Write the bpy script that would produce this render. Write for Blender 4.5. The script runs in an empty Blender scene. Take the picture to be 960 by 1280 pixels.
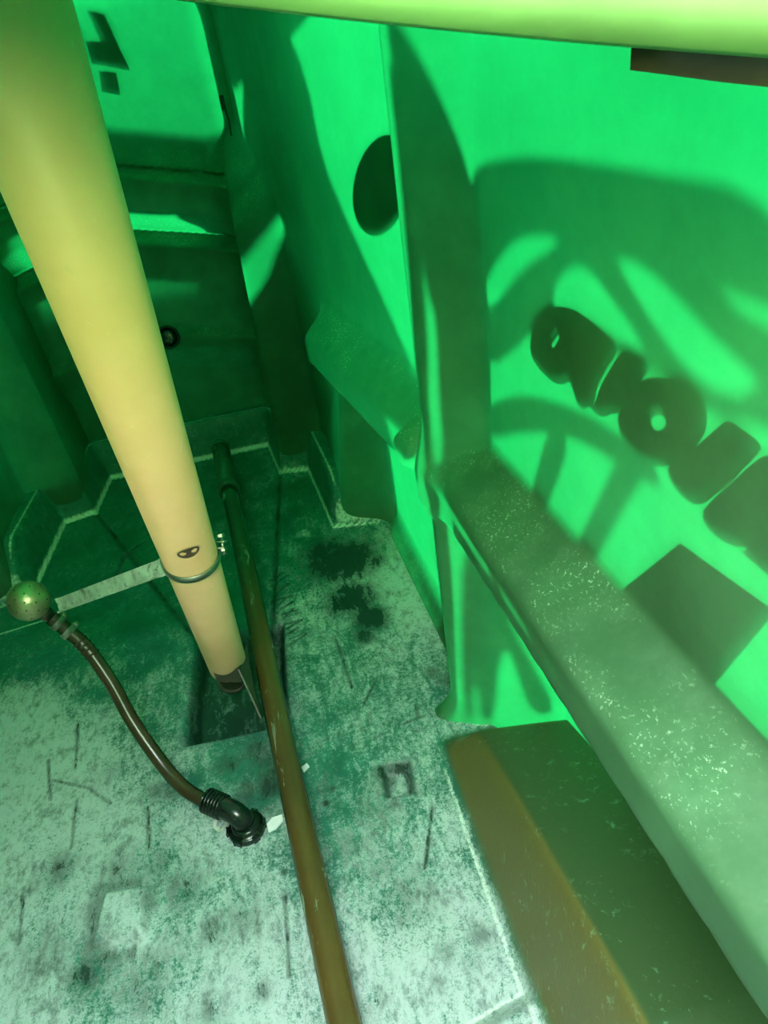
import bpy, bmesh, math
import numpy as np
from mathutils import Vector, Matrix

scene = bpy.context.scene
COL = scene.collection
# ------------------------------------------------------------------ camera
F = 870.0; H = 1.0
def _axes():
    d = np.array([205., 1330., F]); d /= np.linalg.norm(d)
    hx = -220.; hy = (-F*F - 205.*hx)/1330.
    y = np.array([hx, hy, F]); y /= np.linalg.norm(y)
    return np.array([np.cross(y, -d), y, -d])
R = _axes()
def ray(px, py): return R @ np.array([px-480., py-640., F])
CAM = np.array([0., 0., H])
def onz(px, py, z=0.):
    r = ray(px, py); return CAM + r*(z-H)/r[2]
def onx(px, py, x):
    r = ray(px, py); return CAM + r*x/r[0]
def ony(px, py, y):
    r = ray(px, py); return CAM + r*y/r[1]
def ond(px, py, d): return CAM + ray(px, py)*d/F

cam = bpy.data.objects.new('camera', bpy.data.cameras.new('camera')); COL.objects.link(cam)
cam.data.sensor_fit = 'VERTICAL'; cam.data.sensor_height = 36.; cam.data.lens = 36.*F/1280.
cam.data.clip_start = .01
m = Matrix.Identity(4)
for i in range(3):
    m[i][0] = R[i, 0]; m[i][1] = -R[i, 1]; m[i][2] = -R[i, 2]; m[i][3] = CAM[i]
cam.matrix_world = m
scene.camera = cam
# ------------------------------------------------------------------ light
SUN = np.array([.66, .40, .64]); SUN /= np.linalg.norm(SUN)       # towards the sun
w = bpy.data.worlds.new('sky'); scene.world = w; w.use_nodes = True
w.node_tree.nodes['Background'].inputs[0].default_value = (.88, .94, 1.0, 1)
w.node_tree.nodes['Background'].inputs[1].default_value = 24.0
sl = bpy.data.lights.new('sun', 'SUN'); sl.energy = 138.; sl.angle = math.radians(4.0); sl.color = (1., .95, .86)
so = bpy.data.objects.new('sun', sl); COL.objects.link(so)
so.rotation_euler = Vector(SUN).to_track_quat('Z', 'Y').to_euler(); so.location = (4, 3, 5)
vs = scene.view_settings
vs.view_transform = 'Standard'; vs.look = 'None'; vs.gamma = 1.0; vs.use_curve_mapping = False
vs.exposure = 1.0

# ------------------------------------------------------------------ helpers
def link(name, me, mat=None, parent=None, smooth=True):
    o = bpy.data.objects.new(name, me); COL.objects.link(o)
    if mat: me.materials.append(mat)
    if smooth and len(me.polygons):
        me.polygons.foreach_set('use_smooth', [True]*len(me.polygons))
    if parent is not None: o.parent = parent; o.matrix_parent_inverse = parent.matrix_world.inverted()
    return o
def tag(o, label, cat, group=None, kind=None):
    o['label'] = label; o['category'] = cat
    if group: o['group'] = group
    if kind: o['kind'] = kind
    return o
def thing(name, loc, label, cat, group=None):
    o = bpy.data.objects.new(name, None); COL.objects.link(o); o.location = Vector(loc); o.empty_display_size = .03
    o.matrix_world = Matrix.Translation(Vector(loc))
    return tag(o, label, cat, group)
def struct(o): o['kind'] = 'structure'; return o
def V(a): return Vector([float(t) for t in a])
def frame(t, up=None):
    t = t.normalized(); up = up or Vector((0, 0, 1))
    if abs(t.dot(up)) > .97: up = Vector((0, 1, 0))
    a = t.cross(up).normalized(); return a, t.cross(a).normalized()
def sweep(rings, closed_ends=True, n=20):
    """rings: list of (point, tangent, radius) -> mesh"""
    vs_, fs = [], []
    for c, t, r in rings:
        a, b = frame(t)
        for k in range(n):
            th = 2*math.pi*k/n; vs_.append(c + (a*math.cos(th) + b*math.sin(th))*r)
    for i in range(len(rings)-1):
        for k in range(n):
            k2 = (k+1) % n; fs.append((i*n+k, i*n+k2, (i+1)*n+k2, (i+1)*n+k))
    if closed_ends:
        fs.append(tuple(range(n))[::-1]); fs.append(tuple((len(rings)-1)*n+k for k in range(n)))
    me = bpy.data.meshes.new('m'); me.from_pydata([v[:] for v in vs_], [], fs)
    bm = bmesh.new(); bm.from_mesh(me); bmesh.ops.recalc_face_normals(bm, faces=bm.faces); bm.to_mesh(me); bm.free()
    return me
def spline(pts, n=12):
    P = [V(p) for p in pts]; out = []
    P = [P[0]*2-P[1]] + P + [P[-1]*2-P[-2]]
    for i in range(1, len(P)-2):
        for k in range(n):
            t = k/n; p0, p1, p2, p3 = P[i-1:i+3]
            out.append(.5*((2*p1)+(p2-p0)*t+(2*p0-5*p1+4*p2-p3)*t*t+(3*p1-p0-3*p2+p3)*t**3))
    out.append(P[-2]); return out
def tube(pts, r, n=20):
    rs = []
    for i, p in enumerate(pts):
        t = pts[min(i+1, len(pts)-1)] - pts[max(i-1, 0)]
        rs.append((p, t, r(i/(len(pts)-1)) if callable(r) else r))
    return sweep(rs, True, n)
def lathe(c, axis, prof, n=28):
    """prof: list of (along, radius)"""
    c = V(c); t = V(axis).normalized()
    return sweep([(c+t*a, t, max(r, 1e-4)) for a, r in prof], True, n)
def hollow(c, axis, prof, n=32):
    c = V(c); t = V(axis).normalized(); prof = list(prof)+[prof[0]]
    return sweep([(c+t*a, t, r) for a, r in prof], False, n)
def boxm(c, ax, ay, az, bev=0.0):
    """box centre c with half-extent vectors"""
    bm = bmesh.new(); bmesh.ops.create_cube(bm, size=2.0)
    c, ax, ay, az = V(c), V(ax), V(ay), V(az)
    for v in bm.verts: v.co = c + ax*v.co.x + ay*v.co.y + az*v.co.z
    if bev: bmesh.ops.bevel(bm, geom=bm.edges[:], offset=bev, segments=2, affect='EDGES', profile=.5)
    bmesh.ops.recalc_face_normals(bm, faces=bm.faces)
    me = bpy.data.meshes.new('m'); bm.to_mesh(me); bm.free(); return me
def join(*ms):
    bm = bmesh.new()
    for q in ms: bm.from_mesh(q)
    me = bpy.data.meshes.new('m'); bm.to_mesh(me); bm.free(); return me
def flat(name, loops, to3, thick, nrm):
    """filled 2-D outline with holes, mapped to 3-D by to3(u,v), given thickness along nrm"""
    cu = bpy.data.curves.new(name, 'CURVE'); cu.dimensions = '2D'; cu.fill_mode = 'BOTH'
    for lp in loops:
        s = cu.splines.new('POLY'); s.points.add(len(lp)-1); s.use_cyclic_u = True
        for p, (u, v) in zip(s.points, lp): p.co = (u, v, 0, 1)
    o = bpy.data.objects.new('tmp', cu)
    me0 = bpy.data.meshes.new_from_object(o); bpy.data.objects.remove(o)
    bm = bmesh.new(); bm.from_mesh(me0)
    bmesh.ops.remove_doubles(bm, verts=bm.verts, dist=1e-6)
    for v in bm.verts: v.co = V(to3(v.co.x, v.co.y))
    ex = bmesh.ops.extrude_face_region(bm, geom=bm.faces[:])
    for g in ex['geom']:
        if isinstance(g, bmesh.types.BMVert): g.co += V(nrm)*thick
    bmesh.ops.recalc_face_normals(bm, faces=bm.faces)
    me = bpy.data.meshes.new(name); bm.to_mesh(me); bm.free(); return me
def rounded(poly, it=2):
    for _ in range(it):
        q = []
        for i in range(len(poly)):
            a, b = poly[i], poly[(i+1) % len(poly)]
            q += [(a[0]*.75+b[0]*.25, a[1]*.75+b[1]*.25), (a[0]*.25+b[0]*.75, a[1]*.25+b[1]*.75)]
        poly = q
    return poly
def ss(a, b, x):
    t = np.clip((x-a)/(b-a), 0, 1); return t*t*(3-2*t)
def grid_mesh(name, P, attr=None):
    """P: (n,m,3) array"""
    n, m_ = P.shape[:2]; me = bpy.data.meshes.new(name)
    idx = np.arange(n*m_).reshape(n, m_)
    q = np.stack([idx[:-1, :-1], idx[1:, :-1], idx[1:, 1:], idx[:-1, 1:]], -1).reshape(-1, 4)
    me.vertices.add(n*m_); me.vertices.foreach_set('co', P.reshape(-1).astype('f'))
    me.loops.add(q.size); me.loops.foreach_set('vertex_index', q.reshape(-1).astype('i'))
    me.polygons.add(len(q)); me.polygons.foreach_set('loop_start', np.arange(0, q.size, 4).astype('i'))
    me.polygons.foreach_set('loop_total', np.full(len(q), 4, 'i'))
    me.update(calc_edges=True)
    if attr is not None:
        for nm, A in attr.items():
            a = me.color_attributes.new(nm, 'FLOAT_COLOR', 'POINT')
            a.data.foreach_set('color', A.reshape(-1).astype('f'))
    return me

# ------------------------------------------------------------------ materials
class NT:
    def __init__(s, name):
        s.mat = bpy.data.materials.new(name); s.mat.use_nodes = True; s.t = s.mat.node_tree
        s.b = s.t.nodes['Principled BSDF']; s.out = s.t.nodes['Material Output']
    def n(s, typ, **kw):
        nd = s.t.nodes.new(typ)
        for k, v in kw.items():
            if k.startswith('i_'):
                key = k[2:]; nd.inputs[int(key) if key.isdigit() else key].default_value = v
            else: setattr(nd, k, v)
        return nd
    def l(s, a, b): s.t.links.new(a, b)
    def coord(s, scale=(1, 1, 1)):
        tc = s.n('ShaderNodeTexCoord'); mp = s.n('ShaderNodeMapping'); mp.inputs['Scale'].default_value = scale
        s.l(tc.outputs['Object'], mp.inputs[0]); return mp.outputs[0]
    def noise(s, scale, detail=4, rough=.6, vec=None, dist=0.):
        nd = s.n('ShaderNodeTexNoise'); nd.inputs['Scale'].default_value = scale; nd.inputs['Detail'].default_value = detail
        nd.inputs['Roughness'].default_value = rough; nd.inputs['Distortion'].default_value = dist
        s.l(vec if vec is not None else s.coord(), nd.inputs['Vector']); return nd.outputs[0]
    def ramp(s, f, lo, hi):
        nd = s.n('ShaderNodeMapRange'); nd.interpolation_type = 'SMOOTHSTEP'
        nd.inputs[1].default_value = lo; nd.inputs[2].default_value = hi; s.l(f, nd.inputs[0]); return nd.outputs[0]
    def math(s, op, a, b=None):
        nd = s.n('ShaderNodeMath', operation=op)
        for i, v in enumerate((a, b)):
            if v is None: continue
            if isinstance(v, (int, float)): nd.inputs[i].default_value = v
            else: s.l(v, nd.inputs[i])
        return nd.outputs[0]
    def mix(s, f, a, b):
        nd = s.n('ShaderNodeMix', data_type='RGBA')
        if isinstance(f, (int, float)): nd.inputs[0].default_value = f
        else: s.l(f, nd.inputs[0])
        for i, v in ((6, a), (7, b)):
            if isinstance(v, tuple): nd.inputs[i].default_value = (*v, 1)
            else: s.l(v, nd.inputs[i])
        return nd.outputs[2]
    def bump(s, h, st, d=.002):
        nd = s.n('ShaderNodeBump'); nd.inputs['Strength'].default_value = st; nd.inputs['Distance'].default_value = d
        s.l(h, nd.inputs['Height']); s.l(nd.outputs[0], s.b.inputs['Normal'])

def tank_material(name, trans, base, dusty=True):
    k = NT(name)
    fine = k.noise(9, 5, .6)
    drag = k.noise(30, 4, .6, k.coord((1, .25, 1.8)))
    col = k.mix(k.ramp(fine, .35, .7), tuple(c*.8 for c in base), tuple(c*1.15 for c in base))
    if dusty:
        g = k.n('ShaderNodeNewGeometry'); sx = k.n('ShaderNodeSeparateXYZ'); k.l(g.outputs['Normal'], sx.inputs[0])
        up = k.ramp(k.math('ABSOLUTE', sx.outputs[2]), .35, .8)
        sp = k.ramp(k.noise(300, 4, .75, k.coord((1, .7, 1)), .4), .575, .645)
        big = k.ramp(k.noise(9, 4, .65), .36, .66)
        f = k.math('MULTIPLY', k.math('MULTIPLY', sp, big), up)
        col = k.mix(k.math('MULTIPLY', f, .8), col, (.42, .55, .42))
        haze = k.math('MULTIPLY', up, k.ramp(k.noise(25, 4, .7), .35, .8))
        col = k.mix(k.math('MULTIPLY', haze, .07), col, (.35, .48, .36))
    k.l(col, k.b.inputs['Base Color']); k.b.inputs['Roughness'].default_value = .5
    k.b.inputs['Specular IOR Level'].default_value = .25
    k.bump(drag, .12, .002)
    tr = k.n('ShaderNodeBsdfTranslucent'); 
    tcol = k.mix(k.ramp(k.noise(14, 5, .65, k.coord((1, .5, 1.6))), .3, .75), tuple(c*.90 for c in trans), tuple(c*1.06 for c in trans))
    k.l(tcol, tr.inputs[0])
    ad = k.n('ShaderNodeAddShader'); k.l(k.b.outputs[0], ad.inputs[0]); k.l(tr.outputs[0], ad.inputs[1])
    k.l(ad.outputs[0], k.out.inputs[0]); return k.mat

M = {}
M['wall'] = tank_material('green_tank_plastic', (.0001, .0094, .0020), (.046, .115, .055))
M['ring'] = tank_material('pale_lime_plastic', (.010, .033, .010), (.22, .36, .14), False)

def simple(name, col, rough=.5, metal=0., var=.15, scale=18, bump=.0, dirt=None, dirt_lo=.5, dirt_hi=.7, stretch=(1, 1, 1), spec=.5):
    k = NT(name); f = k.noise(scale, 5, .6, k.coord(stretch))
    c = k.mix(k.ramp(f, .3, .7), tuple(x*(1-var) for x in col), tuple(min(1, x*(1+var)) for x in col))
    if dirt: c = k.mix(k.ramp(k.noise(scale*1.7, 6, .7, k.coord(stretch), .6), dirt_lo, dirt_hi), c, dirt)
    k.l(c, k.b.inputs['Base Color']); k.b.inputs['Roughness'].default_value = rough; k.b.inputs['Metallic'].default_value = metal
    k.b.inputs['Specular IOR Level'].default_value = spec
    if bump: k.bump(f, bump)
    return k.mat
def pipe_material():
    k = NT('cream_pipe_plastic'); f = k.noise(7, 5, .6); sc = k.noise(55, 4, .7, k.coord((1, 1, .35)), 1.2)
    c = k.mix(k.ramp(f, .3, .7), (.86, .42, .23), (.94, .48, .28))
    c = k.mix(k.math('MULTIPLY', k.ramp(sc, .66, .70), .5), c, (.95, .70, .48))
    c = k.mix(k.math('MULTIPLY', k.ramp(k.noise(24, 6, .75), .58, .75), .25), c, (.62, .42, .22))
    k.l(c, k.b.inputs['Base Color']); k.b.inputs['Roughness'].default_value = .42; k.bump(sc, .05); return k.mat
M['pipe'] = pipe_material()
def tube_material():
    k = NT('brown_green_tube_plastic'); tc = k.n('ShaderNodeTexCoord'); sx = k.n('ShaderNodeSeparateXYZ'); k.l(tc.outputs['Object'], sx.inputs[0])
    f = k.noise(9, 5, .65, k.coord((1, .4, 1)))
    g = k.ramp(k.math('ADD', sx.outputs[1], k.math('MULTIPLY', k.math('SUBTRACT', f, .5), .5)), 1.0, 1.75)
    c = k.mix(g, (.115, .068, .018), (.05, .13, .085))  # brown at the near end, blending to green at the far end
    c = k.mix(k.math('MULTIPLY', k.ramp(f, .35, .7), .5), c, (.03, .03, .015))
    sc = k.ramp(k.noise(16, 6, .7, k.coord((2.2, .45, 1)), .6), .60, .65)
    c = k.mix(k.math('MULTIPLY', sc, .7), c, (.30, .42, .30))
    k.l(c, k.b.inputs['Base Color']); k.b.inputs['Roughness'].default_value = .22; k.bump(f, .05); return k.mat
M['pole'] = tube_material()
M['hose'] = simple('dark_hose_rubber', (.045, .028, .014), .25, 0, .3, 12, .05)
M['black'] = simple('black_fitting_plastic', (.012, .014, .013), .25, 0, .3, 20)
M['brass'] = simple('tarnished_nozzle_metal', (.42, .38, .22), .38, .8, .2, 25, .05, (.12, .12, .06), .55, .75)
M['galv'] = simple('galvanised_steel', (.62, .66, .60), .5, .3, .25, 40, .1, (.18, .2, .17), .5, .7)
M['steel'] = simple('clamp_steel', (.30, .29, .25), .35, .9, .2, 40)
M['bracket'] = simple('dark_bracket_metal', (.055, .045, .03), .5, .3, .3, 30, .1, (.10, .12, .09), .5, .75)
M['strap'] = simple('brown_band_metal', (.10, .062, .035), .45, .2, .3, 30, .1)
M['dark'] = simple('black_rubber', (.006, .007, .006), .6)
M['white'] = simple('white_glint', (.95, .90, 1.), .35)
M['decal'] = simple('dark_exterior_sticker', (.02, .02, .02), .6)
M['outer'] = simple('painted_exterior_steel', (.03, .035, .03), .6)

def floor_material():
    k = NT('stained_shaded_floor')
    at = k.n('ShaderNodeVertexColor'); at.layer_name = 'stain_shade'
    sp = k.n('ShaderNodeSeparateColor'); k.l(at.outputs[0], sp.inputs[0])
    pale, dark, line = sp.outputs[0], sp.outputs[1], sp.outputs[2]
    n1 = k.noise(11, 8, .68, None, .4); n2 = k.noise(150, 3, .8); n3 = k.noise(38, 6, .7, k.coord((1.6, .55, 1)), .7)
    n4 = k.noise(420, 2, .8)
    base = k.mix(k.ramp(n1, .3, .7), (.016, .120, .085), (.04, .25, .18))
    v = k.math('ADD', pale, k.math('MULTIPLY', k.math('SUBTRACT', n1, .5), 1.3))
    v = k.math('ADD', v, k.math('MULTIPLY', k.math('SUBTRACT', n2, .5), 1.1))
    v = k.math('ADD', v, k.math('MULTIPLY', k.math('SUBTRACT', n3, .5), 1.2))
    v = k.math('ADD', v, k.math('MULTIPLY', k.math('SUBTRACT', n4, .5), .9))
    c = k.mix(k.math('MULTIPLY', k.ramp(v, .24, .80), .95), base, (.49, .56, .57))
    n5 = k.noise(30, 8, .78, k.coord((1.5, .7, 1)), .35)
    d = k.math('ADD', dark, k.math('MULTIPLY', k.math('SUBTRACT', n5, .5), 2.6))
    soft = k.math('ADD', dark, k.math('MULTIPLY', k.math('SUBTRACT', n2, .5), .5))
    c = k.mix(k.math('MULTIPLY', k.ramp(k.math('ADD', soft, k.math('MULTIPLY', k.math('SUBTRACT', n3, .5), 1.3)), .12, .62), .68), c, (.035, .06, .045))
    c = k.mix(k.math('MULTIPLY', k.ramp(d, .60, .70), .92), c, (.012, .03, .022))
    n6 = k.noise(48, 9, .84, k.coord((1.3, .8, 1)), .15)
    fl = k.math('MULTIPLY', k.ramp(k.math('ADD', n6, k.math('MULTIPLY', k.math('SUBTRACT', n1, .5), .5)),   .47, .66), .66)
    c = k.mix(fl, c, (.02, .065, .05))
    lf = k.ramp(k.math('ADD', line, k.math('MULTIPLY', k.math('SUBTRACT', n2, .5), .8)), .35, .8)
    c = k.mix(k.math('MULTIPLY', lf, .9), c, (.74, .82, .74))
    # bench plastic with specks; lit olive side and darker top painted in by slope
    wsp = k.ramp(k.noise(70, 5, .75, None, .5), .56, .68); wbig = k.ramp(k.noise(9, 3, .6), .42, .62)
    gn = k.n('ShaderNodeNewGeometry'); sz = k.n('ShaderNodeSeparateXYZ'); k.l(gn.outputs['Normal'], sz.inputs[0])
    wc = k.mix(k.math('MULTIPLY', k.ramp(sz.outputs[2], .70, .99), .8), (.13, .115, .032), (.016, .060, .028))
    wc = k.mix(k.math('MULTIPLY', k.math('MULTIPLY', wsp, wbig), .7), wc, (.20, .36, .25))
    bare = k.math('SUBTRACT', 1., at.outputs[1])
    c = k.mix(bare, c, wc)
    k.l(c, k.b.inputs['Base Color']); k.b.inputs['Roughness'].default_value = .42
    k.b.inputs['Specular IOR Level'].default_value = .35
    k.bump(k.math('ADD', n2, n3), .18, .003); return k.mat
M['floor'] = floor_material()

# ------------------------------------------------------------------ the tank: walls
XC = -.32                                    # the tank's middle plane, both long walls mirror about it
def right_x(y, z):
    """inner face of the long wall as x(y, z)"""
    y, z = np.broadcast_arrays(y, z)
    xp = np.where(y < .9, .25, .25-.165*(y-.9)) + .03*ss(.55, .0, z)*0
    x = xp.copy()
    # lower narrowing in steps towards the end, each with a rounded shoulder that climbs away from the manhole
    t1 = ss(1.475, 1.525, y); t2 = ss(1.83, 1.88, y)
    sh1 = .47 + .42*np.clip(y-1.52, 0, .32); sh2 = .73 + .55*np.clip(y-1.86, 0, .4)
    low1 = .085 + .15*z; low2 = -.04 + .035*z
    s1 = t1*ss(sh1+.035, sh1-.05, z); s2 = t2*ss(sh2+.045, sh2-.06, z)
    x = x + (np.minimum(low1, x)-x)*s1
    x = x + (np.minimum(low2, x)-x)*s2
    # waist rib running the whole length
    zc = .490 + .118*np.clip(.80-y, 0, .9)
    led = .068*np.where(z > zc, ss(.580+.060*np.clip(.72-y, 0, .9), zc+.012, z), ss(zc-.075, zc-.032, z))*ss(1.60, 1.5, y)
    rib = .068*np.where(y > .835, ss(.895, .850, y), ss(.758, .838, y))*ss(1.28, 1.12, z)
    rib2 = .068*np.exp(-(np.abs((y-.10)/.05))**3.2)*ss(1.28, 1.12, z)*0
    x = x - np.maximum(led, np.maximum(rib, rib2)) - .25*np.minimum(led, rib)
    x = x + .125*np.clip(y-.9, 0, .6)*ss(zc-.03, zc-.09, z)*ss(1.53, 1.47, y)
    x = x + .085*ss(zc-.03, zc-.09, z)*ss(.775, .70, y)
    # boss where the two ribs cross
    dd = np.hypot((y-.925)/.032, (z-.505)/.036); x = x - .018*ss(1.15, .8, dd)
    # round-over to the roof, fillet to the floor
    x = x - .10*ss(1.12, 1.26, z)**2
    x = x - .035*np.clip(1-(z+.0)/.05, 0, 1)**2*ss(1.6, 1.4, y)*ss(.78, .84, y)
    return x
def back_y(x, z):
    x, z = np.broadcast_arrays(x, z)
    zz = z + .23*np.abs(x-XC) - .007                       # the mouldings fall away from the middle
    y = 2.12 + .05*ss(.84, .95, zz)
    y = y - .055*ss(.872, .848, zz)*ss(.70, .76, zz)      # roll under the upper panel
    y = y + .045*ss(.862, .855, zz)*ss(.835, .842, zz)
    y = y - .03*ss(.70, .68, zz)
    y = y + .045*ss(.700, .692, zz)*ss(.662, .680, zz)
    y = y - .028*ss(.445, .415, zz)
    y = y + .058*ss(.405, .30, zz)
    # rounded vertical corners
    e = np.clip((np.abs(x-XC)-.25)/.07, 0, 1); y = y - .06*e**2.5*ss(.9, .8, z)
    e2 = np.clip((np.abs(x-XC)-.30)/.07, 0, 1); y = y - .05*e2**2.5*ss(.8, .9, z)
    y = y - .10*ss(1.16, 1.3, z)**2
    return y

def long_wall(name, mirror, dy, dz):
    ys = np.arange(-.62, 2.172, dy); zs = np.arange(-.06, 1.30, dz)
    Y, Z = np.meshgrid(ys, zs, indexing='ij'); X = right_x(Y, Z)
    if mirror: X = 2*XC - X
    o = struct(link(name, grid_mesh(name, np.stack([X, Y, Z], -1)), M['wall'])); return o
tag(long_wall('wall_right', False, .006, .006), 'sunlit translucent green tank side with ribs and sticker shadows', 'wall')
tag(long_wall('wall_left', True, .010, .010), 'dark green tank side in shade behind the cream pipe', 'wall')
xs = np.arange(-.80, .16, .006); zs = np.arange(-.06, 1.30, .005)
X, Z = np.meshgrid(xs, zs, indexing='ij')
tag(struct(link('wall_back', grid_mesh('wall_back', np.stack([X, back_y(X, Z), Z], -1)), M['wall'])),
    'moulded green tank end with stepped horizontal rolls', 'wall')
xs = np.linspace(-.99, .35, 40); zs = np.linspace(-.06, 1.30, 40); X, Z = np.meshgrid(xs, zs, indexing='ij')
tag(struct(link('wall_front', grid_mesh('wall_front', np.stack([X, np.full_like(X, -.60), Z], -1)), M['wall'])),
    'plain green tank end behind the manhole', 'wall')

# roof with the manhole cut out of it
RC = np.array([-.045, -.035]); RR = .262
def roof():
    n, m_ = 96, 14; vs_, fs = [], []
    for i in range(n):
        a = 2*math.pi*i/n; ca, sa = math.cos(a), math.sin(a)
        p0 = RC + (RR+.006)*np.array([ca, sa])
        ts = []
        for lim, c, p in ((.26, ca, RC[0]), (-.90, ca, RC[0]), (2.165, sa, RC[1]), (-.62, sa, RC[1])):
            if abs(c) > 1e-9 and (lim-p)/c > 0: ts.append((lim-p)/c)
        p1 = RC + min(ts)*np.array([ca, sa])
        for j in range(m_):
            t = j/(m_-1); p = p0*(1-t)+p1*t
            vs_.append((p[0], p[1], 1.235 - .10*max(0, (abs(p[0]-XC)-.3)/.3)**2))
    for i in range(n):
        for j in range(m_-1):
            i2 = (i+1) % n; fs.append((i*m_+j, i*m_+j+1, i2*m_+j+1, i2*m_+j))
    me = bpy.data.meshes.new('roof'); me.from_pydata(vs_, [], fs); return me
tag(struct(link('ceiling', roof(), M['wall'])), 'green plastic tank roof around the round manhole', 'ceiling')

# ------------------------------------------------------------------ the tank: floor
FP = [(.34, -.65), (.34, .74), (.245, .80), (.245, 1.47), (.06, 1.51), (.035, 1.84), (-.05, 1.865), (-.07, 2.06)]
FP = FP + [(2*XC-x, y) for x, y in FP[::-1]]
def seg_dist(X, Y, a, b):
    a = np.array(a, float); b = np.array(b, float); d = b-a
    t = np.clip(((X-a[0])*d[0]+(Y-a[1])*d[1])/max(d@d, 1e-9), 0, 1)
    return np.hypot(X-a[0]-t*d[0], Y-a[1]-t*d[1])
def build_floor():
    xs = np.arange(-1.02, .38, .004); ys = np.arange(-.63, 2.20, .004)
    X, Y = np.meshgrid(xs, ys, indexing='ij')
    dmin = np.full_like(X, 9.); inside = np.zeros(X.shape, bool)
    for i in range(len(FP)):
        a, b = FP[i], FP[(i+1) % len(FP)]
        dmin = np.minimum(dmin, seg_dist(X, Y, a, b))
        c = ((a[1] > Y) != (b[1] > Y)); xx = (b[0]-a[0])*(Y-a[1])/((b[1]-a[1]) or 1e-9)+a[0]
        inside ^= c & (X < xx)
    sd = np.where(inside, -dmin, dmin)
    hgt = .05 + .075*ss(1.50, 1.62, Y)
    Z = hgt*ss(-.004, .030, sd)*ss(1.30, 1.46, Y) + .02*ss(-.03, .0, sd)*ss(1.46, 1.3, Y)
    # arched bench along both sides near the manhole
    for mir in (0, 1):
        XX = 2*XC-X if mir else X
        zb = .02 + .215*np.clip((.80-Y)/.56, 0, 1)**.8
        Z = np.maximum(Z, zb*ss(.128, .203, XX)*ss(.79, .745, Y + .25*(XX-.16)))
    e0, e1 = onz(655, 1240), onz(560, 1296); ed = (e1-e0)[:2]; nn = np.array([-ed[1], ed[0]])/np.hypot(*ed)
    if nn[1] > 0: nn = -nn
    along = ((X-e0[0])*nn[0]+(Y-e0[1])*nn[1])
    cut = along*(1.0)
    Z = Z + .03*ss(.0, .03, cut)*ss(-.02, .10, X)*ss(.16, .125, X)
    # sump under the standpipe
    def rect(cx, cy, hx, hy, soft, rot=0.):
        c, s = math.cos(rot), math.sin(rot); u = (X-cx)*c+(Y-cy)*s; v = -(X-cx)*s+(Y-cy)*c
        q = np.maximum(np.abs(u)-hx, np.abs(v)-hy); return ss(soft, 0, q), q
    sump, q_s = rect(-.205, 1.055, .078, .125, .022, -.06); Z = Z - .052*sump
    pads = []
    for cx, cy, hx, hy, r, d in ((-.386, .624, .030, .030, -.12, .020), (.050, .734, .014, .022, -.1, -.022), (-.018, 1.54, .014, .03, -.1, .014)):
        f, q = rect(cx, cy, hx, hy, .012, r); Z = Z + d*f; pads.append(q)
    creases = [((-.590, 1.865), (-.285, 1.19)), ((-.05, 1.865), (-.125, 1.19)), ((-.49, 1.62), (-.44, 1.66)), ((-.49, 1.62), (-.50, 1.50))]
    for a, b in creases: Z = Z - .006*np.exp(-(seg_dist(X, Y, a, b)/.007)**2)
    basin = np.hypot((X+.155)/.05, (Y-.80)/.075); Z = Z - .010*ss(1.15, .7, basin)
    Z = Z + .0025*np.sin(X*9+Y*3)*np.sin(Y*7)*ss(0, .1, -sd)
    # ---- colour masks: pale scale, dark stains and hollows, painted pad shade, salt lines
    ctl = [(30,900,.92),(60,960,.95),(120,1000,.85),(40,1050,.85),(20,1200,.75),(60,1250,.8),(250,1060,.7),(230,1180,.6),(330,1230,.85),
           (250,1260,.75),(160,1150,.95),(110,1215,.35),(200,1110,.45),(380,1200,.62),(470,1200,.85),(550,1220,.82),(590,1150,.72),(500,1080,.56),
           (560,1030,.6),(430,1100,.45),(440,1030,.42),(480,900,.46),(520,820,.52),(450,800,.4),(480,720,.85),(525,760,.85),(400,760,.5),
           (390,860,.42),(120,850,.28),(60,800,.08),(180,800,.18),(230,900,.34),(200,960,.6),(150,760,.06),(200,620,.12),(150,690,.12),(300,600,.15),
           (340,600,.38),(340,700,.22),(370,690,.3),(390,620,.15),(280,760,.0),(300,950,.25),(350,960,.2),(400,940,.3),(100,600,.1),(60,700,.05),
           (300,540,.1),(640,1000,.2),(800,1150,.2)]
    num = np.zeros_like(X); den = np.zeros_like(X)
    for px, py, v in ctl:
        p = onz(px, py); wgt = 1/((((X-p[0])**2+(Y-p[1])**2)+.0012)**1.6); num += wgt*v; den += wgt
    pale = num/den
    pale = pale*ss(.035, -.005, sd) + .12*ss(-.005, .035, sd)
    bench = ss(.132, .15, np.maximum(X, 2*XC-X))*ss(.80, .77, Y); pale = pale*(1-bench) + .12*bench
    dark = np.zeros_like(X)
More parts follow.
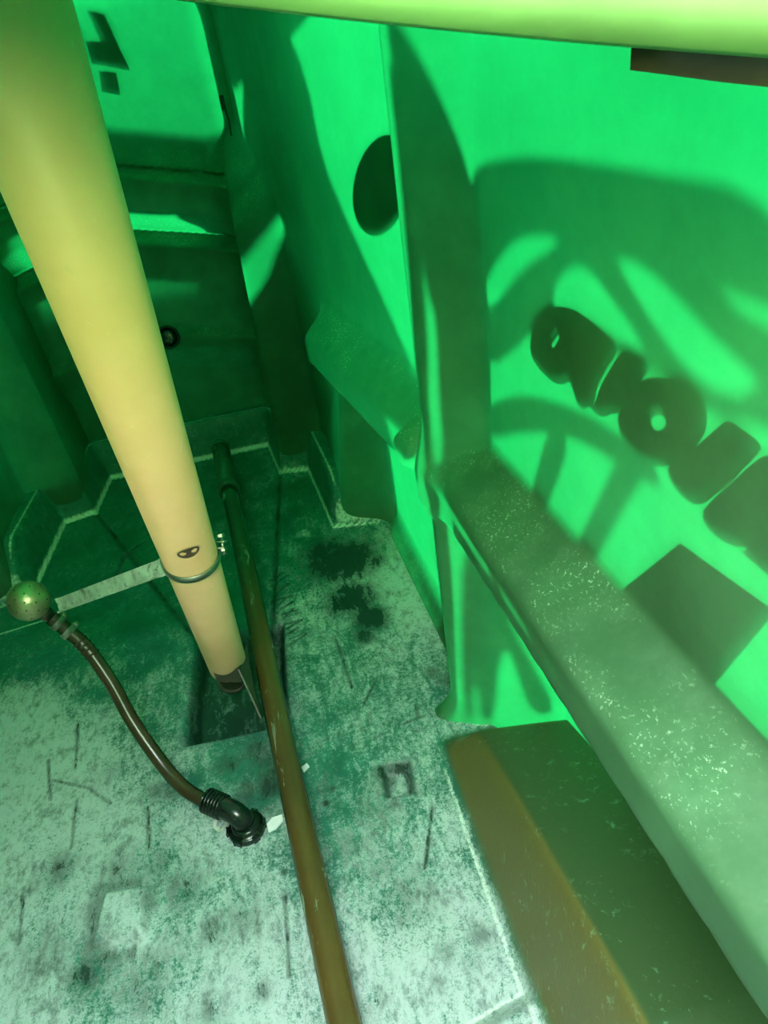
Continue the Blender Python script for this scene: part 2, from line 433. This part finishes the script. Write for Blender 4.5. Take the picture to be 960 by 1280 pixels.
    blobs = [(428,700,.095,1.05),(440,748,.065,1.0),(463,770,.042,1.1),(405,690,.06,.95),(470,700,.035,.75),(455,795,.025,.9),
             (285,955,.035,.55),(310,985,.03,.55),(340,975,.04,.75),(330,940,.045,.6),(355,880,.05,.35),(300,900,.04,.4),(260,860,.05,.4),(275,900,.04,.45),
             (215,990,.03,.4),(130,970,.05,.28),(190,990,.03,.4),(120,1180,.035,.5),(110,1215,.05,.5),(190,1130,.03,.4),(225,1190,.04,.3),(270,1160,.03,.5),
             (60,1190,.06,.42),(70,1090,.045,.5),(150,1090,.05,.4),(230,1110,.05,.45),(300,1150,.05,.42),(180,1230,.06,.4),(520,1120,.06,.36),(470,1010,.06,.36),(40,1110,.03,.3),(260,1265,.03,.5),(325,1240,.02,.55),(200,1080,.05,.3),
             (480,965,.022,.7),(500,1000,.03,.35),(555,1190,.02,.5),(600,1170,.022,.5),(590,1205,.02,.4),(545,1230,.025,.35),(500,1150,.015,.4),(470,1250,.03,.4),
             (430,1060,.05,.35),(480,1080,.05,.3),(400,980,.05,.35),(390,1030,.04,.35),(540,840,.02,.5),(560,850,.025,.5),(430,1200,.03,.35),
             (230,680,.03,.2),(140,650,.04,.3),(345,690,.02,.35),(350,740,.03,.3),(380,600,.02,.35),(330,600,.03,.3),(20,960,.03,.2),(375,960,.04,.4),
             (355,1090,.006,.9),(415,985,.006,.9),(407,1003,.007,.9),(435,1225,.006,.8),(475,960,.012,.6)]
    for px, py, r, v in blobs:
        p = onz(px, py); dark = np.maximum(dark, v*np.exp(-(((X-p[0])**2+(Y-p[1])**2)/r**2)))
    strokes = [((97,905),(94,960)),((60,950),(63,1000)),((66,975),(110,985)),((96,1000),(90,1060)),((24,1180),(30,1110)),((356,1120),(362,1220)),
               ((531,1085),(540,1010)),((520,880),(522,900)),((505,905),(530,895)),((420,800),(440,860)),((470,850),(455,880)),((110,985),(138,1005)),((185,1010),(187,1060))]
    for a, b in strokes:
        pa, pb = onz(*a), onz(*b); dark = np.maximum(dark, .62*np.exp(-(seg_dist(X, Y, pa[:2], pb[:2])/.0042)**2))
    for k in range(14):   # feathery drips beside the brown tube
        px, py = 338+k*2.0, 725+k*6.2; pa, pb = onz(px, py), onz(px+16+4*math.sin(k*2.1), py-9+5*math.sin(k*3.7))
        dark = np.maximum(dark, .72*np.exp(-(seg_dist(X, Y, pa[:2], pb[:2])/.0042)**2))
    dark = np.maximum(dark, .45*np.exp(-(np.maximum(q_s, -.03)/.03)**2)); dark = np.maximum(dark, .85*np.exp(-((q_s-.004)/.014)**2)); dark = np.maximum(dark, .74*ss(.01, -.01, q_s))  # sump darkened inside and round its rim
    dark = np.maximum(dark, .5*np.exp(-((pads[0]-.022)/.016)**2)*(X+.386 < .02*1.0)); dark = np.maximum(dark, .6*np.exp(-((pads[1]-.006)/.010)**2))  # shade painted beside the raised pad and round the recessed one
    dark = np.maximum(dark, .32*bench)
    for a, b in creases: dark = np.maximum(dark, .6*np.exp(-(seg_dist(X, Y, a, b)/.008)**2))  # grooves darkened along their length
    line = np.exp(-((sd-.001)/.0034)**2)*ss(1.45, 1.52, Y)*.95 + .66*np.exp(-((sd-.034)/.006)**2)*ss(1.5, 1.6, Y)
    line = np.maximum(line, .8*np.exp(-((X-.130)/.0035)**2)*ss(.76, .72, Y)); line = np.maximum(line, .55*np.exp(-((pads[2])/.004)**2)*(X > -.02))
    pb = onz(0, 793); pc = onz(80, 768); line = np.maximum(line, .8*np.exp(-(seg_dist(X, Y, pb[:2], pc[:2])/.005)**2))
    line = np.maximum(line, .8*np.exp(-(cut/.0036)**2)*ss(.0, .03, X)*ss(.14, .13, X))
    lip = ss(.0, .01, sd)*ss(1.40, 1.44, Y)*ss(1.56, 1.52, Y)*ss(.06, .08, np.maximum(X, 2*XC-X)); line = np.maximum(line, .62*lip)
    line = np.maximum(line, .75*np.exp(-(((X-.225)/.022)**2+((Y-.80)/.022)**2)))
    A = np.stack([pale, dark, line, 1-ss(.135, .150, np.maximum(X, 2*XC-X))*ss(.80, .76, Y)], -1)
    o = link('floor', grid_mesh('floor', np.stack([X, Y, Z], -1), {'stain_shade': A}), M['floor']); struct(o)
    tag(o, 'green plastic tank floor covered in pale scale and dark stains', 'floor')
build_floor()

# ------------------------------------------------------------------ manhole ring
def ring_bottom(x): return 1.0190 - .235*x
def ring_mesh():
    n = 96; prof = [(.0, .010), (.0, .24), (.012, .25), (.020, .24), (.020, .012), (.015, .0), (.006, .0)]
    vs_, fs = [], []
    for i in range(n):
        a = 2*math.pi*i/n
        for dr, dz in prof:
            x = RC[0]+(RR+dr)*math.cos(a); y = RC[1]+(RR+dr)*math.sin(a)
            vs_.append((x, y, ring_bottom(x)+dz if dz < .1 else 1.12+dz))
    m_ = len(prof)
    for i in range(n):
        for j in range(m_):
            i2, j2 = (i+1) % n, (j+1) % m_; fs.append((i*m_+j, i2*m_+j, i2*m_+j2, i*m_+j2))
    me = bpy.data.meshes.new('ring'); me.from_pydata(vs_, [], fs)
    bm = bmesh.new(); bm.from_mesh(me); bmesh.ops.recalc_face_normals(bm, faces=bm.faces); bm.to_mesh(me); bm.free(); return me
tag(link('manhole_neck', ring_mesh(), M['ring']), 'pale lime plastic neck of the round manhole, glowing overhead', 'manhole neck')
def band_mesh():
    # curved brown strap hanging below the neck's lip
    lo = [];  vs_, fs = [], []
    a0 = math.atan2(.192-RC[1], .1075-RC[0]); n = 30; r0, r1 = RR+.024, RR+.028
    for i in range(n):
        a = a0 + .012 - i/(n-1)*1.2; t = i/(n-1)
        x = RC[0]+r0*math.cos(a); zt = ring_bottom(x)+.02
        zl = ring_bottom(x) - .0012*ss(0, .12, np.array(t+.02)) - .0042
        for r in (r0, r1):
            x = RC[0]+r*math.cos(a); y = RC[1]+r*math.sin(a); vs_ += [(x, y, zt), (x, y, float(zl))]
    for i in range(n-1):
        b, c = i*4, i*4+4
        fs += [(b, b+1, c+1, c), (b+2, c+2, c+3, b+3), (b+1, b+3, c+3, c+1), (b, c, c+2, b+2)]
    fs += [(0, 2, 3, 1), ((n-1)*4, (n-1)*4+1, (n-1)*4+3, (n-1)*4+2)]
    me = bpy.data.meshes.new('band'); me.from_pydata(vs_, [], fs); return me
tag(link('curved_band', band_mesh(), M['strap']), 'dark brown curved metal band under the lip of the manhole neck', 'band')

# ------------------------------------------------------------------ cream standpipe with its clamp, bar and foot
PB = V(onz(290, 846, .035)); PT = V(ond(75, 225, .425)); PD = (PT-PB).normalized(); PR = .0345
def paxis(z): return PB + PD*((z-PB.z)/PD.z)
sp_ = thing('standpipe', PB, 'long cream plastic pipe slanting down into the floor sump', 'pipe')
L = (1.225-PB.z)/PD.z
pa, pb_ = frame(PD)
# drilled hole: a dark recess ring facing the manhole
def hole_center(px, py):
    r = V(ray(px, py)).normalized(); o = V(CAM)-PB
    d = r-PD*r.dot(PD); e = o-PD*o.dot(PD)
    A, B, C_ = d.dot(d), 2*d.dot(e), e.dot(e)-PR*PR; D = B*B-4*A*C_
    return V(CAM)+r*((-B-math.sqrt(max(D, 0)))/(2*A))
pm = hollow(PB, PD, [(.085, PR), (L, PR), (L, PR-.004), (.085, PR-.004)], 64)
po = link('pipe_tube', pm, M['pipe'], sp_)
hc = hole_center(236, 691); hn = (hc-PB-PD*(hc-PB).dot(PD)).normalized()
hs = PD.cross(hn).normalized()
hv, hf = [], []
for i in range(28):
    a = 2*math.pi*i/28
    for sc, off in ((1.18, .0005), (1.0, .0012), (.97, -.0008)):
        u, v = .0135*sc*math.cos(a), .0125*sc*math.sin(a)
        base = hc + PD*v; ang = u/PR
        hv.append(base - hn*PR + (hn*math.cos(ang)+hs*math.sin(ang))*(PR+off))
for i in range(28):
    i2 = (i+1) % 28
    for j in range(2): hf.append((i*3+j, i2*3+j, i2*3+j+1, i*3+j+1))
me = bpy.data.meshes.new('rim'); me.from_pydata([v[:] for v in hv], [], hf); link('hole_rim', me, M['pipe'], sp_)
hv2 = []
for i in range(28):
    a = 2*math.pi*i/28; u, v = .0132*math.cos(a), .0122*math.sin(a); ang = u/PR
    hv2.append(hc+PD*v-hn*PR+(hn*math.cos(ang)+hs*math.sin(ang))*(PR+.0004))
hv2.append(hc+hn*.0004)
me = bpy.data.meshes.new('hole'); me.from_pydata([v[:] for v in hv2], [], [(i, (i+1) % 28, 28) for i in range(28)])
M['hole'] = simple('reddish_hole_interior', (.13, .05, .035), .5, 0, .6, 60, 0, (.5, .42, .36), .60, .66)
link('drilled_hole', me, M['hole'], sp_)
# foot bracket
k0 = PB + Vector((0, 0, .02))
fb = sp_
def quad_plate(pix, th, nrm):
    P = [V(p) for p in pix]; nrm = V(nrm).normalized()*th
    vs_ = P+[p+nrm for p in P]; n = len(P)
    fs = [tuple(range(n)), tuple(range(2*n-1, n-1, -1))]+[(i, (i+1) % n, n+(i+1) % n, n+i) for i in range(n)]
    me = bpy.data.meshes.new('pl'); me.from_pydata([v[:] for v in vs_], [], fs)
    bm = bmesh.new(); bm.from_mesh(me); bmesh.ops.recalc_face_normals(bm, faces=bm.faces); bm.to_mesh(me); bm.free(); return me
d0 = 1.22
link('front_plate', quad_plate([ond(264, 832, d0), ond(299, 836, d0), ond(302, 853, d0+.01), ond(271, 852, d0+.01)], .003, (0, 1, 0)), M['bracket'], fb, False)['label'] = 'dark metal foot bracket piece'
link('side_plate', quad_plate([ond(299, 836, d0), ond(309, 803, d0+.07), ond(317, 852, d0+.085), ond(327, 897, d0-.02)], .003, (-1, 0, 0)), M['bracket'], fb, False)['label'] = 'dark metal foot bracket piece'
link('pipe_socket', hollow(PB-PD*.012, PD, [(0, .024), (.12, .024), (.12, .019), (.0, .019)], 28), M['bracket'], fb)['label'] = 'dark metal foot bracket piece'
link('socket_lip', hollow(PB-PD*.014, PD, [(0, .030), (.008, .030), (.008, .023), (0, .023)], 28), M['bracket'], fb)['label'] = 'dark metal foot bracket piece'

def project(P):
    c = R.T @ (np.array(P)-CAM); return 480+F*c[0]/c[2], 640+F*c[1]/c[2], c[2]
def axis_at(py):
    lo, hi = 0., 1.2
    for _ in range(40):
        mid = (lo+hi)/2
        if project(PB+PD*mid)[1] > py: lo = mid
        else: hi = mid
    return PB+PD*lo
cc = axis_at(697); CD = project(cc)[2]
tilt = (PD*.90 + V(ray(240, 700)).normalized()*-.0 + Vector((0, .18, .35))).normalized()
bandrings = []
n = 56; vs_, fs = [], []
ua, ub = frame(PD)
for i in range(n):
    a = 2*math.pi*i/n; dirv = ua*math.cos(a)+ub*math.sin(a)
    sh = -(dirv.dot(tilt))/(PD.dot(tilt))*PR*1.0
    for r, h in ((PR+.0003, -.007), (PR+.0025, -.007), (PR+.0025, .007), (PR+.0003, .007)):
        vs_.append((cc+dirv*r+PD*(sh+h))[:])
for i in range(n):
    for j in range(4):
        i2, j2 = (i+1) % n, (j+1) % 4; fs.append((i*4+j, i2*4+j, i2*4+j2, i*4+j2))
me = bpy.data.meshes.new('band'); me.from_pydata(vs_, [], fs)
bm = bmesh.new(); bm.from_mesh(me); bmesh.ops.recalc_face_normals(bm, faces=bm.faces); bm.to_mesh(me); bm.free()
cl = link('clamp_band', me, M['steel'], sp_)
e0 = V(ond(275, 681, CD)); rt = V(R[:, 0]); upv = -V(R[:, 1])
for s in (-1, 1):
    link('clamp_lug', boxm(e0+upv*.004*s, rt*.007, upv*.0012, V(R[:, 2])*.006, .0004), M['steel'], cl, False)
bdir = (upv*.93+rt*-.2).normalized()
link('bolt', lathe(e0-bdir*.013+rt*.003, bdir, [(0, .0022), (.026, .0022)], 12), M['steel'], cl)
link('bolt_head', lathe(e0+bdir*.010+rt*.003, bdir, [(0, .005), (.004, .005)], 6), M['steel'], cl, False)
link('nut', lathe(e0-bdir*.008+rt*.003, bdir, [(0, .0045), (.0035, .0045)], 6), M['steel'], cl, False)

BALL = V(ond(36, 751, 1.12)); BR = .0325
b0 = V(ond(204, 708, CD+.02)); b1 = V(ond(74, 756, 1.11)); bd = (b1-b0).normalized()
vd = V(ray(140, 730)).normalized(); bw = bd.cross(vd).normalized(); bt = bd.cross(bw).normalized()
br = link('support_bar', boxm((b0+b1)/2, bd*((b1-b0).length/2), bw*.0105, bt*.0022, .0008), M['galv'], sp_, False); br['label'] = 'flat galvanised bar'
link('turned_edge', boxm((b0+b1)/2+bw*.0105*(-1 if bw.z > 0 else 1)+bt*.003, bd*((b1-b0).length/2-.001), bw*.0012, bt*.0045, .0005), M['galv'], br, False)

# ------------------------------------------------------------------ ball nozzle, hose, elbow
nz = thing('ball_nozzle', BALL, 'round perforated brass-coloured rinse nozzle on the end of the dark hose', 'nozzle')
bmb = bmesh.new(); bmesh.ops.create_uvsphere(bmb, u_segments=40, v_segments=24, radius=BR)
me = bpy.data.meshes.new('ball'); bmb.to_mesh(me); bmb.free()
for v in me.vertices: v.co += BALL
link('ball', me, M['brass'], nz)
tv = (-V(ray(36, 751))).normalized(); q1, q2 = frame(tv)
for k in range(15):
    a = k*2.4; rr = .27*math.sqrt(k+.6); rr = min(rr, .93)
    nd = (tv*math.sqrt(1-rr*rr*.9)+q1*rr*math.cos(a)*.95+q2*rr*math.sin(a)*.95).normalized()
    link('spray_hole', lathe(BALL+nd*(BR-.0012), nd, [(0, .0013), (.0014, .0013)], 10), M['dark'], nz)
hp = [V(onz(64, 772, .30)), V(onz(82, 786, .275)), V(onz(110, 812, .235)), V(onz(140, 855, .18)), V(onz(166, 902, .125)), V(onz(200, 951, .07)), V(onz(228, 983, .042)), V(onz(256, 1002, .036))]
hd = (hp[0]-BALL).normalized()
link('nozzle_neck', lathe(BALL+hd*(BR-.004), hd, [(0, .012), (.012, .012), (.012, .0095), (.03, .0095)], 24), M['bracket'], nz)
ho = thing('feed_hose', hp[-1], 'dark brown rubber hose curving from nozzle down to the floor elbow', 'hose')
pts = spline(hp, 12)
link('hose_body', tube(pts, .0118, 24), M['hose'], ho)
for idx, nm in ((6, 'hose_clamp'), (14, 'hose_clamp')):
    t = (pts[idx+1]-pts[idx-1]).normalized()
    c = link(nm, hollow(pts[idx]-t*.005, t, [(0, .0142), (.010, .0142), (.010, .0117), (0, .0117)], 28), M['steel'], ho)
    a, b = frame(t); sc = pts[idx]-upv*.0-a*.016
    link('clamp_screw', lathe(pts[idx]-a*.015-b*.009, b, [(0, .0045), (.014, .0045), (.014, .003), (.02, .003)], 10), M['steel'], c)
for idx in (20, 22, 24, 26):
    t = (pts[idx+1]-pts[idx-1]).normalized()
    link('hose_ridge', hollow(pts[idx]-t*.002, t, [(0, .0130), (.004, .0130), (.004, .0116), (0, .0116)], 24), M['hose'], ho)
el = thing('hose_elbow', V(onz(305, 1040, .0)), 'black ribbed plastic elbow bolted to the floor at the hose end', 'elbow fitting')
e_in = V(onz(258, 1000, .036)); e_mid = V(onz(300, 1012, .042)); e_dn = V(onz(309, 1036, .0))
dv = (e_mid-e_in).normalized(); dv.z = 0; dv.normalize()
e1 = e_in; e2 = Vector((e_dn.x, e_dn.y, e_in.z)); dv = (e2-e1).normalized()
ln = (e2-e1).length
path = [e1+dv*(ln*.15), e1+dv*(ln*.45)]+[e2-dv*.022+Vector((0, 0, -.022))+(dv*math.sin(a)+Vector((0, 0, math.cos(a))))*.022 for a in [math.radians(t) for t in range(0, 91, 9)]]+[Vector((e_dn.x, e_dn.y, .002))]
link('elbow_body', tube(path, lambda t: .0175, 28), M['black'], el)
for k in range(6):
    link('barb_ring', lathe(e1+dv*(.001+k*.0062), dv, [(0, .0185), (.0015, .0205), (.0035, .0205), (.005, .0175)], 28), M['black'], el)
link('flange', lathe((e_dn.x, e_dn.y, -.004), (0, 0, 1), [(0, .030), (.010, .030), (.013, .027), (.013, .022), (.019, .022), (.021, .019)], 32), M['black'], el)
for k in range(6):
    a = k*math.pi/3; link('flange_lug', boxm((e_dn.x+.0275*math.cos(a), e_dn.y+.0275*math.sin(a), .003), (.004*math.cos(a), .004*math.sin(a), 0), (-.006*math.sin(a), .006*math.cos(a), 0), (0, 0, .006), .001), M['black'], el, False)
tag(link('rubber_ring', hollow(onz(277, 1031, .001), (0, 0, 1), [(0, .0125), (.007, .0125), (.007, .0075), (0, .0075)], 24), M['galv']), 'small pale washer ring lying on the floor beside the black elbow', 'washer')

# ------------------------------------------------------------------ brown tube along the floor
A0 = V(onz(275, 556, .085)); A1 = V(onz(286, 612, .080)); A2 = V(onz(347, 900, .055)); A3 = V(onz(430, 1278, .035)); 
pd = (A3-A1).normalized(); A4 = A1 + pd*((A3-A1).length+.22); A4.z = max(A4.z, .03)
pl = thing('drain_tube', A1, 'long glossy brown tube lying along the floor past the cream pipe foot', 'tube')
def seg(n, a, b, r, mat, nm):
    ps = [a.lerp(b, i/n) for i in range(n+1)]; return link(nm, tube(ps, r, 28), mat, pl)
link('tube_body', tube(spline([A1, V(onz(306, 700, .078)), A2, A3, A4], 8), .0212, 28), M['pole'], pl)
pd0 = (A1-A0).normalized()
link('end_sleeve', lathe(A0, pd0, [(0, .012), (.004, .020), (.012, .024), (.05, .0265), ((A1-A0).length, .0265)], 28), M['pole'], pl)
link('coupling_ring', hollow(A1-pd0*.012, pd0, [(0, .030), (.022, .030), (.022, .020), (0, .020)], 28), M['pole'], pl)
link('coupling_ring', hollow(A0+pd0*.022, pd0, [(0, .0275), (.010, .0275), (.010, .021), (0, .021)], 28), M['pole'], pl)

# ------------------------------------------------------------------ white slivers modelled in place of sun glints on the floor
def glint(poly, z, label, name='floor_glint'):
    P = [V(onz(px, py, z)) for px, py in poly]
    tag(link(name, quad_plate(P, .003, (0, 0, 1)), M['white'], None, False), label, 'modelled chip')
glint([(334, 1031), (341, 1023), (353, 1019), (354, 1027), (345, 1037), (336, 1041)], .002, 'modelled white chip on the floor between black elbow and brown tube')
glint([(325, 1025), (330, 1024), (327, 1040), (322, 1041)], .004, 'thin white strip modelling sun glints right against the rim of the black elbow')
glint([(377, 960), (384, 955), (387, 959), (380, 966)], .002, 'tiny modelled white chip on the floor across the brown tube from elbow')

# ------------------------------------------------------------------ fittings on the end wall
hp0 = onz(0, 0, 0)
def back_pt(px, py):
    y = 2.12
    for _ in range(25):
        p = ony(px, py, y); y = .5*y + .5*float(back_y(np.array(p[0]), np.array(p[2])))
    return V(ony(px, py, y))
q = back_pt(210, 422)
pt = thing('wall_port', q, 'dark round port in the lower roll of the tank end wall', 'port')
link('port_rim', hollow(q+Vector((0, .004, 0)), (0, -1, .25), [(0, .034), (.012, .034), (.014, .027), (0, .027)], 32), M['dark'], pt)
link('port_plug', lathe(q+Vector((0, .004, 0)), (0, -1, .25), [(0, .027), (.005, .027), (.008, .012), (.008, .001)], 28), M['black'], pt)
q = V(ony(278, 128, 2.06))
hk = thing('wall_hook', q, 'small black hook with a thin wire high in the tank corner', 'hook')
link('hook_body', boxm(q, (.006, 0, 0), (0, .02, 0), (0, 0, .016), .002), M['dark'], hk, False)
link('hook_wire', tube([q+Vector((.003, 0, -.012)), q+Vector((.006, .0, -.04)), q+Vector((.004, 0, -.075))], .0022, 8), M['dark'], hk)

# ------------------------------------------------------------------ outside the tank: stickers and framework that throw the shadows
PX = .25
def wall_uv(px, py, x=None): 
    p = onx(px, py, x or PX); return (p[1], p[2])
S1 = SUN[1]/SUN[0]; S2 = SUN[2]/SUN[0]
def caster(name, loops_px, off, thick, label, cat, mat, rnd=1, group=None, parent=None, x=None):
    x = x or PX
    loops = [[wall_uv(*p, x) for p in rounded(lp, rnd)] for lp in loops_px]
    o = link(name, flat(name, loops, lambda u, v: (x+off, u+S1*off, v+S2*off), thick, (1, 0, 0)), mat, parent, False)
    if label: tag(o, label, cat, group)
    return o
def cr(pts): return [(660+x/3.2, 380+y/3.2) for x, y in pts]
lt = thing('lettering_sticker', (PX+.006, .5, .7), 'dark bold lettering stuck on the outside, read backwards through the tank wall', 'lettering')
letters = [
 [cr([(8,170),(18,90),(58,30),(110,8),(180,18),(250,66),(300,106),(352,160),(352,195),(312,258),(276,322),(262,400),(238,412),(215,420),(193,390),(180,340),(165,302),(140,320),(100,312),(48,262),(14,212)]),
  cr([(92,160),(120,118),(128,132),(108,170),(98,176)])],
 [cr([(290,326),(328,262),(372,190),(400,190),(490,240),(462,290),(420,345),(372,400),(358,436),(338,432),(300,452),(264,432),(246,405),(268,400)])],
 [cr([(470,292),(545,296),(615,308),(672,348),(712,400),(718,462),(704,520),(640,604),(562,648),(480,642),(418,592),(368,522),(356,450),(384,388),(428,338)]),
  cr([(488,468),(505,440),(540,440),(556,470),(540,505),(505,508)])],
 [cr([(640,600),(712,535),(765,488),(802,462),(855,500),(936,560),(915,600),(862,650),(806,716),(742,760),(708,792),(660,798),(610,762),(566,700),(556,648)])],
 [cr([(745,775),(808,722),(872,660),(960,590),(1090,680),(1110,840),(1000,950),(890,970),(800,960),(720,900),(690,838)])]]
for lp in letters: caster('letter', lp, .005, .0008, None, None, M['decal'], 1, None, lt)
caster('rectangular_sticker', [[(774, 740), (850, 679), (968, 764), (882, 867)]], .005, .0008, 'dark rectangular sticker on the outside of the sunlit tank wall', 'sticker', M['decal'], 0)
caster('small_sticker', [[(928, 690), (975, 655), (1060, 720), (1010, 760)]], .005, .0008, 'corner of a dark sticker below the backward lettering', 'sticker', M['decal'], 0)
# steel guard some way off the wall, seen only as a soft shadow
body = [(582,208),(650,193),(760,205),(1000,246),(1000,560),(950,515),(915,512),(870,498),(835,462),(800,446),(745,416),(700,400),(668,402),(640,430),(612,455),(600,400),(592,320)]
W1 = [(604,385),(604,345),(628,305),(655,284),(692,286),(702,298),(688,312),(660,330),(640,352),(620,380)]
W2 = [(690,385),(690,345),(710,323),(735,325),(760,360),(790,400),(812,440),(780,432),(740,404),(700,388)]
W3 = [(764,314),(792,314),(832,345),(900,420),(948,462),(946,480),(925,499),(882,482),(846,446),(810,395),(780,345)]
W4 = [(892,346),(928,358),(1000,385),(1000,425),(935,398),(905,372)]
gd = thing('guard_frame', (.32, .5, .7), 'steel guard frame outside the tank throwing soft curved shadows through the wall', 'guard frame')
caster('guard_plate', [body, W1, W2, W3, W4], .085, .006, None, None, M['outer'], 2, None, gd)
arc = [(604,512),(640,492),(690,500),(740,520),(800,560),(830,600),(800,592),(745,552),(700,535),(650,532),(610,545)]
caster('guard_hoop', [arc], .085, .006, None, None, M['outer'], 2, None, gd)
caster('guard_stay', [[(684,535),(712,540),(690,610),(672,640),(662,625)]], .085, .006, None, None, M['outer'], 1, None, gd)
caster('guard_stay', [[(775,565),(808,575),(770,640),(735,705),(712,700),(740,640)]], .085, .006, None, None, M['outer'], 1, None, gd)
# round sticker on the tapering part of the wall
def wall_pt(px, py, off=0.):
    x = .2
    for _ in range(60):
        p = onx(px, py, x); x = .6*x+.4*(float(right_x(np.array(min(p[1], 2.1)), np.array(p[2])))+off)
    return V(onx(px, py, x))
ep = [(470+18.5*math.cos(a), 228+62*math.sin(a)) for a in np.linspace(0, 2*math.pi, 40, endpoint=False)]
P3 = [onx(px, py, .25-.165*.25) for px, py in ep]
P3 = [Vector((float(.25-.165*(p[1]-.9)+.005), float(p[1]), float(p[2]))) for p in P3]
tag(link('round_sticker', quad_plate([p[:] for p in P3], .001, (1, 0, 0)), M['decal'], None, False), 'dark oval sticker outside the tank just beyond the upright rib', 'sticker')
def back_decal(name, poly, label, cat='sticker'):
    P = [back_pt(*p)+Vector((0, .005, 0)) for p in poly]
    return tag(link(name, quad_plate(P, .001, (0, 1, 0)), M['decal'], None, False), label, cat)
back_decal('angular_sticker', [(111, 8), (133, 13), (165, 82), (118, 73), (111, 46), (130, 47)], 'dark angular mark, like a backwards numeral, on the tank end')
back_decal('square_sticker', [(127, 83), (148, 86), (153, 113), (131, 108)], 'small dark square mark under the angular one on tank end')
back_decal('slanted_sticker', [(70, -5), (88, 10), (105, 40), (113, 68), (112, 95), (90, 60)], 'dark slanted mark half hidden behind the cream pipe top')
# unseen blockers added to shade the far end and sides of the tank
mc = thing('shade_blockers', (0, 2.6, -.3), 'unseen dark blockers added outside to shade the far end of the tank', 'light blocker')
def block(name, c, hx, hy, hz, label, cat):
    if label is None: return link(name, boxm(c, (hx, 0, 0), (0, hy, 0), (0, 0, hz), .01), M['outer'], mc, False)
    return tag(link(name, boxm(c, (hx, 0, 0), (0, hy, 0), (0, 0, hz), .01), M['outer'], None, False), label, cat)
block('rear_blocker', (-.22, 2.90, .55), .85, .42, .63, None, None)  # added box that keeps sun off the lower end wall
# steel strap and rail outside the wall, plus added unseen plates shaped for shade
def surf_pt(px, py):
    # where a sight line meets the long wall
    r = ray(px, py); r = r/np.linalg.norm(r); t = np.arange(.1, 2.6, .002)
    P = CAM[None]+t[:, None]*r[None]; hit = np.argmax(P[:, 0] > right_x(P[:, 1], P[:, 2])); return P[hit]
fr = thing('tank_frame', (.30, .80, .45), 'steel strap and rail with added shadow plates outside the sunlit ribbed tank wall', 'steel frame')
def shadow_plate(name, poly, xp, thick, label, rnd=2):
    P = []
    for px, py in rounded(poly, rnd):
        p = surf_pt(px, py); P.append(p+SUN*((xp-p[0])/SUN[0]))
    o = flat(name, [[(p[1], p[2]) for p in P]], lambda u, v: (xp, u, v), thick, (1, 0, 0))
    link(name, o, M['outer'], fr, False)['label'] = label
shadow_plate('post_shade_plate', [(481,12),(492,12),(540,100),(585,215),(606,330),(612,450),(612,560),(585,600),(556,600),(549,500),(546,400),(534,360),(522,280),(498,140)], .298, .008,
    'broad unseen plate added outside the tank to shade the upright groove', 1)
shadow_plate('gusset_shade_plate', [(578,700),(592,685),(622,750),(660,828),(692,882),(664,892),(650,850),(634,805),(620,815),(615,890),(600,900),(597,850),(588,850),(587,905),(578,880),(576,780)], .40, .012,
    'unseen plate added outside the tank to shade the wall below the frame rail', 1)
shadow_plate('frame_strap', [(484,60),(500,140),(519,270),(531,400),(533,520),(545,600),(560,680),(566,780),(570,890),(560,885),(549,740),(534,600),(522,480),(508,300),(492,140)], .285, .008,
    'narrow steel strap outside the tank along the upright groove', 1)
rl = boxm((.280, -.02, 0), (.012, 0, 0), (0, .80, 0), (0, 0, .050), .004)
for v in rl.vertices: v.co.z += .525 + .105*max(0, .80-v.co.y)
link('frame_rail', rl, M['outer'], fr, False)
block('bench_blocker', (.64, .05, .10), .20, .52, .45, 'unseen dark box added outside the tank to block sun beside the bench', 'wheel housing')  # unseen box added to keep sun off the low wall
block('left_blocker', (-1.40, .70, .45), .35, 1.4, .75, 'unseen box added close along the tank side to keep it dark', 'light blocker')  # added box cutting off skylight from the left wall
block('far_side_blocker', (.34, 2.03, .26), .13, .43, .48, None, None)  # added box shading the low far part of the right wall
def taper_pt(px, py):
    r = ray(px, py); t = (.25+.165*.9)/(r[0]+.165*r[1]); return CAM+r*t
def shade(name, poly, off, label):
    P = [taper_pt(*p)+SUN*off for p in poly]
    link(name, quad_plate(P, .004, (1, 0, 0)), M['outer'], mc, False)
shade('far_shade_panel', rounded([(306, -30), (345, 10), (382, 90), (402, 200), (440, 290), (478, 372), (525, 480), (545, 600), (440, 460), (400, 450), (372, 420), (355, 350), (350, 312), (358, 272), (322, 262), (306, 230), (303, 120)], 1), .34, 'unseen added panel shading the far part of the tank side')  # unseen panel added, outline shaped for the shade on the far wall
gm = bpy.data.meshes.new('g'); gm.from_pydata([(-9, -9, -.35), (9, -9, -.35), (9, 9, -.35), (-9, 9, -.35)], [], [(0, 1, 2, 3)])
M['ground'] = simple('gravel_yard', (.30, .28, .24), .9, 0, .2, 30, .3)
tag(struct(link('ground', gm, M['ground'], None, False)), 'gravel yard under the tank', 'ground')
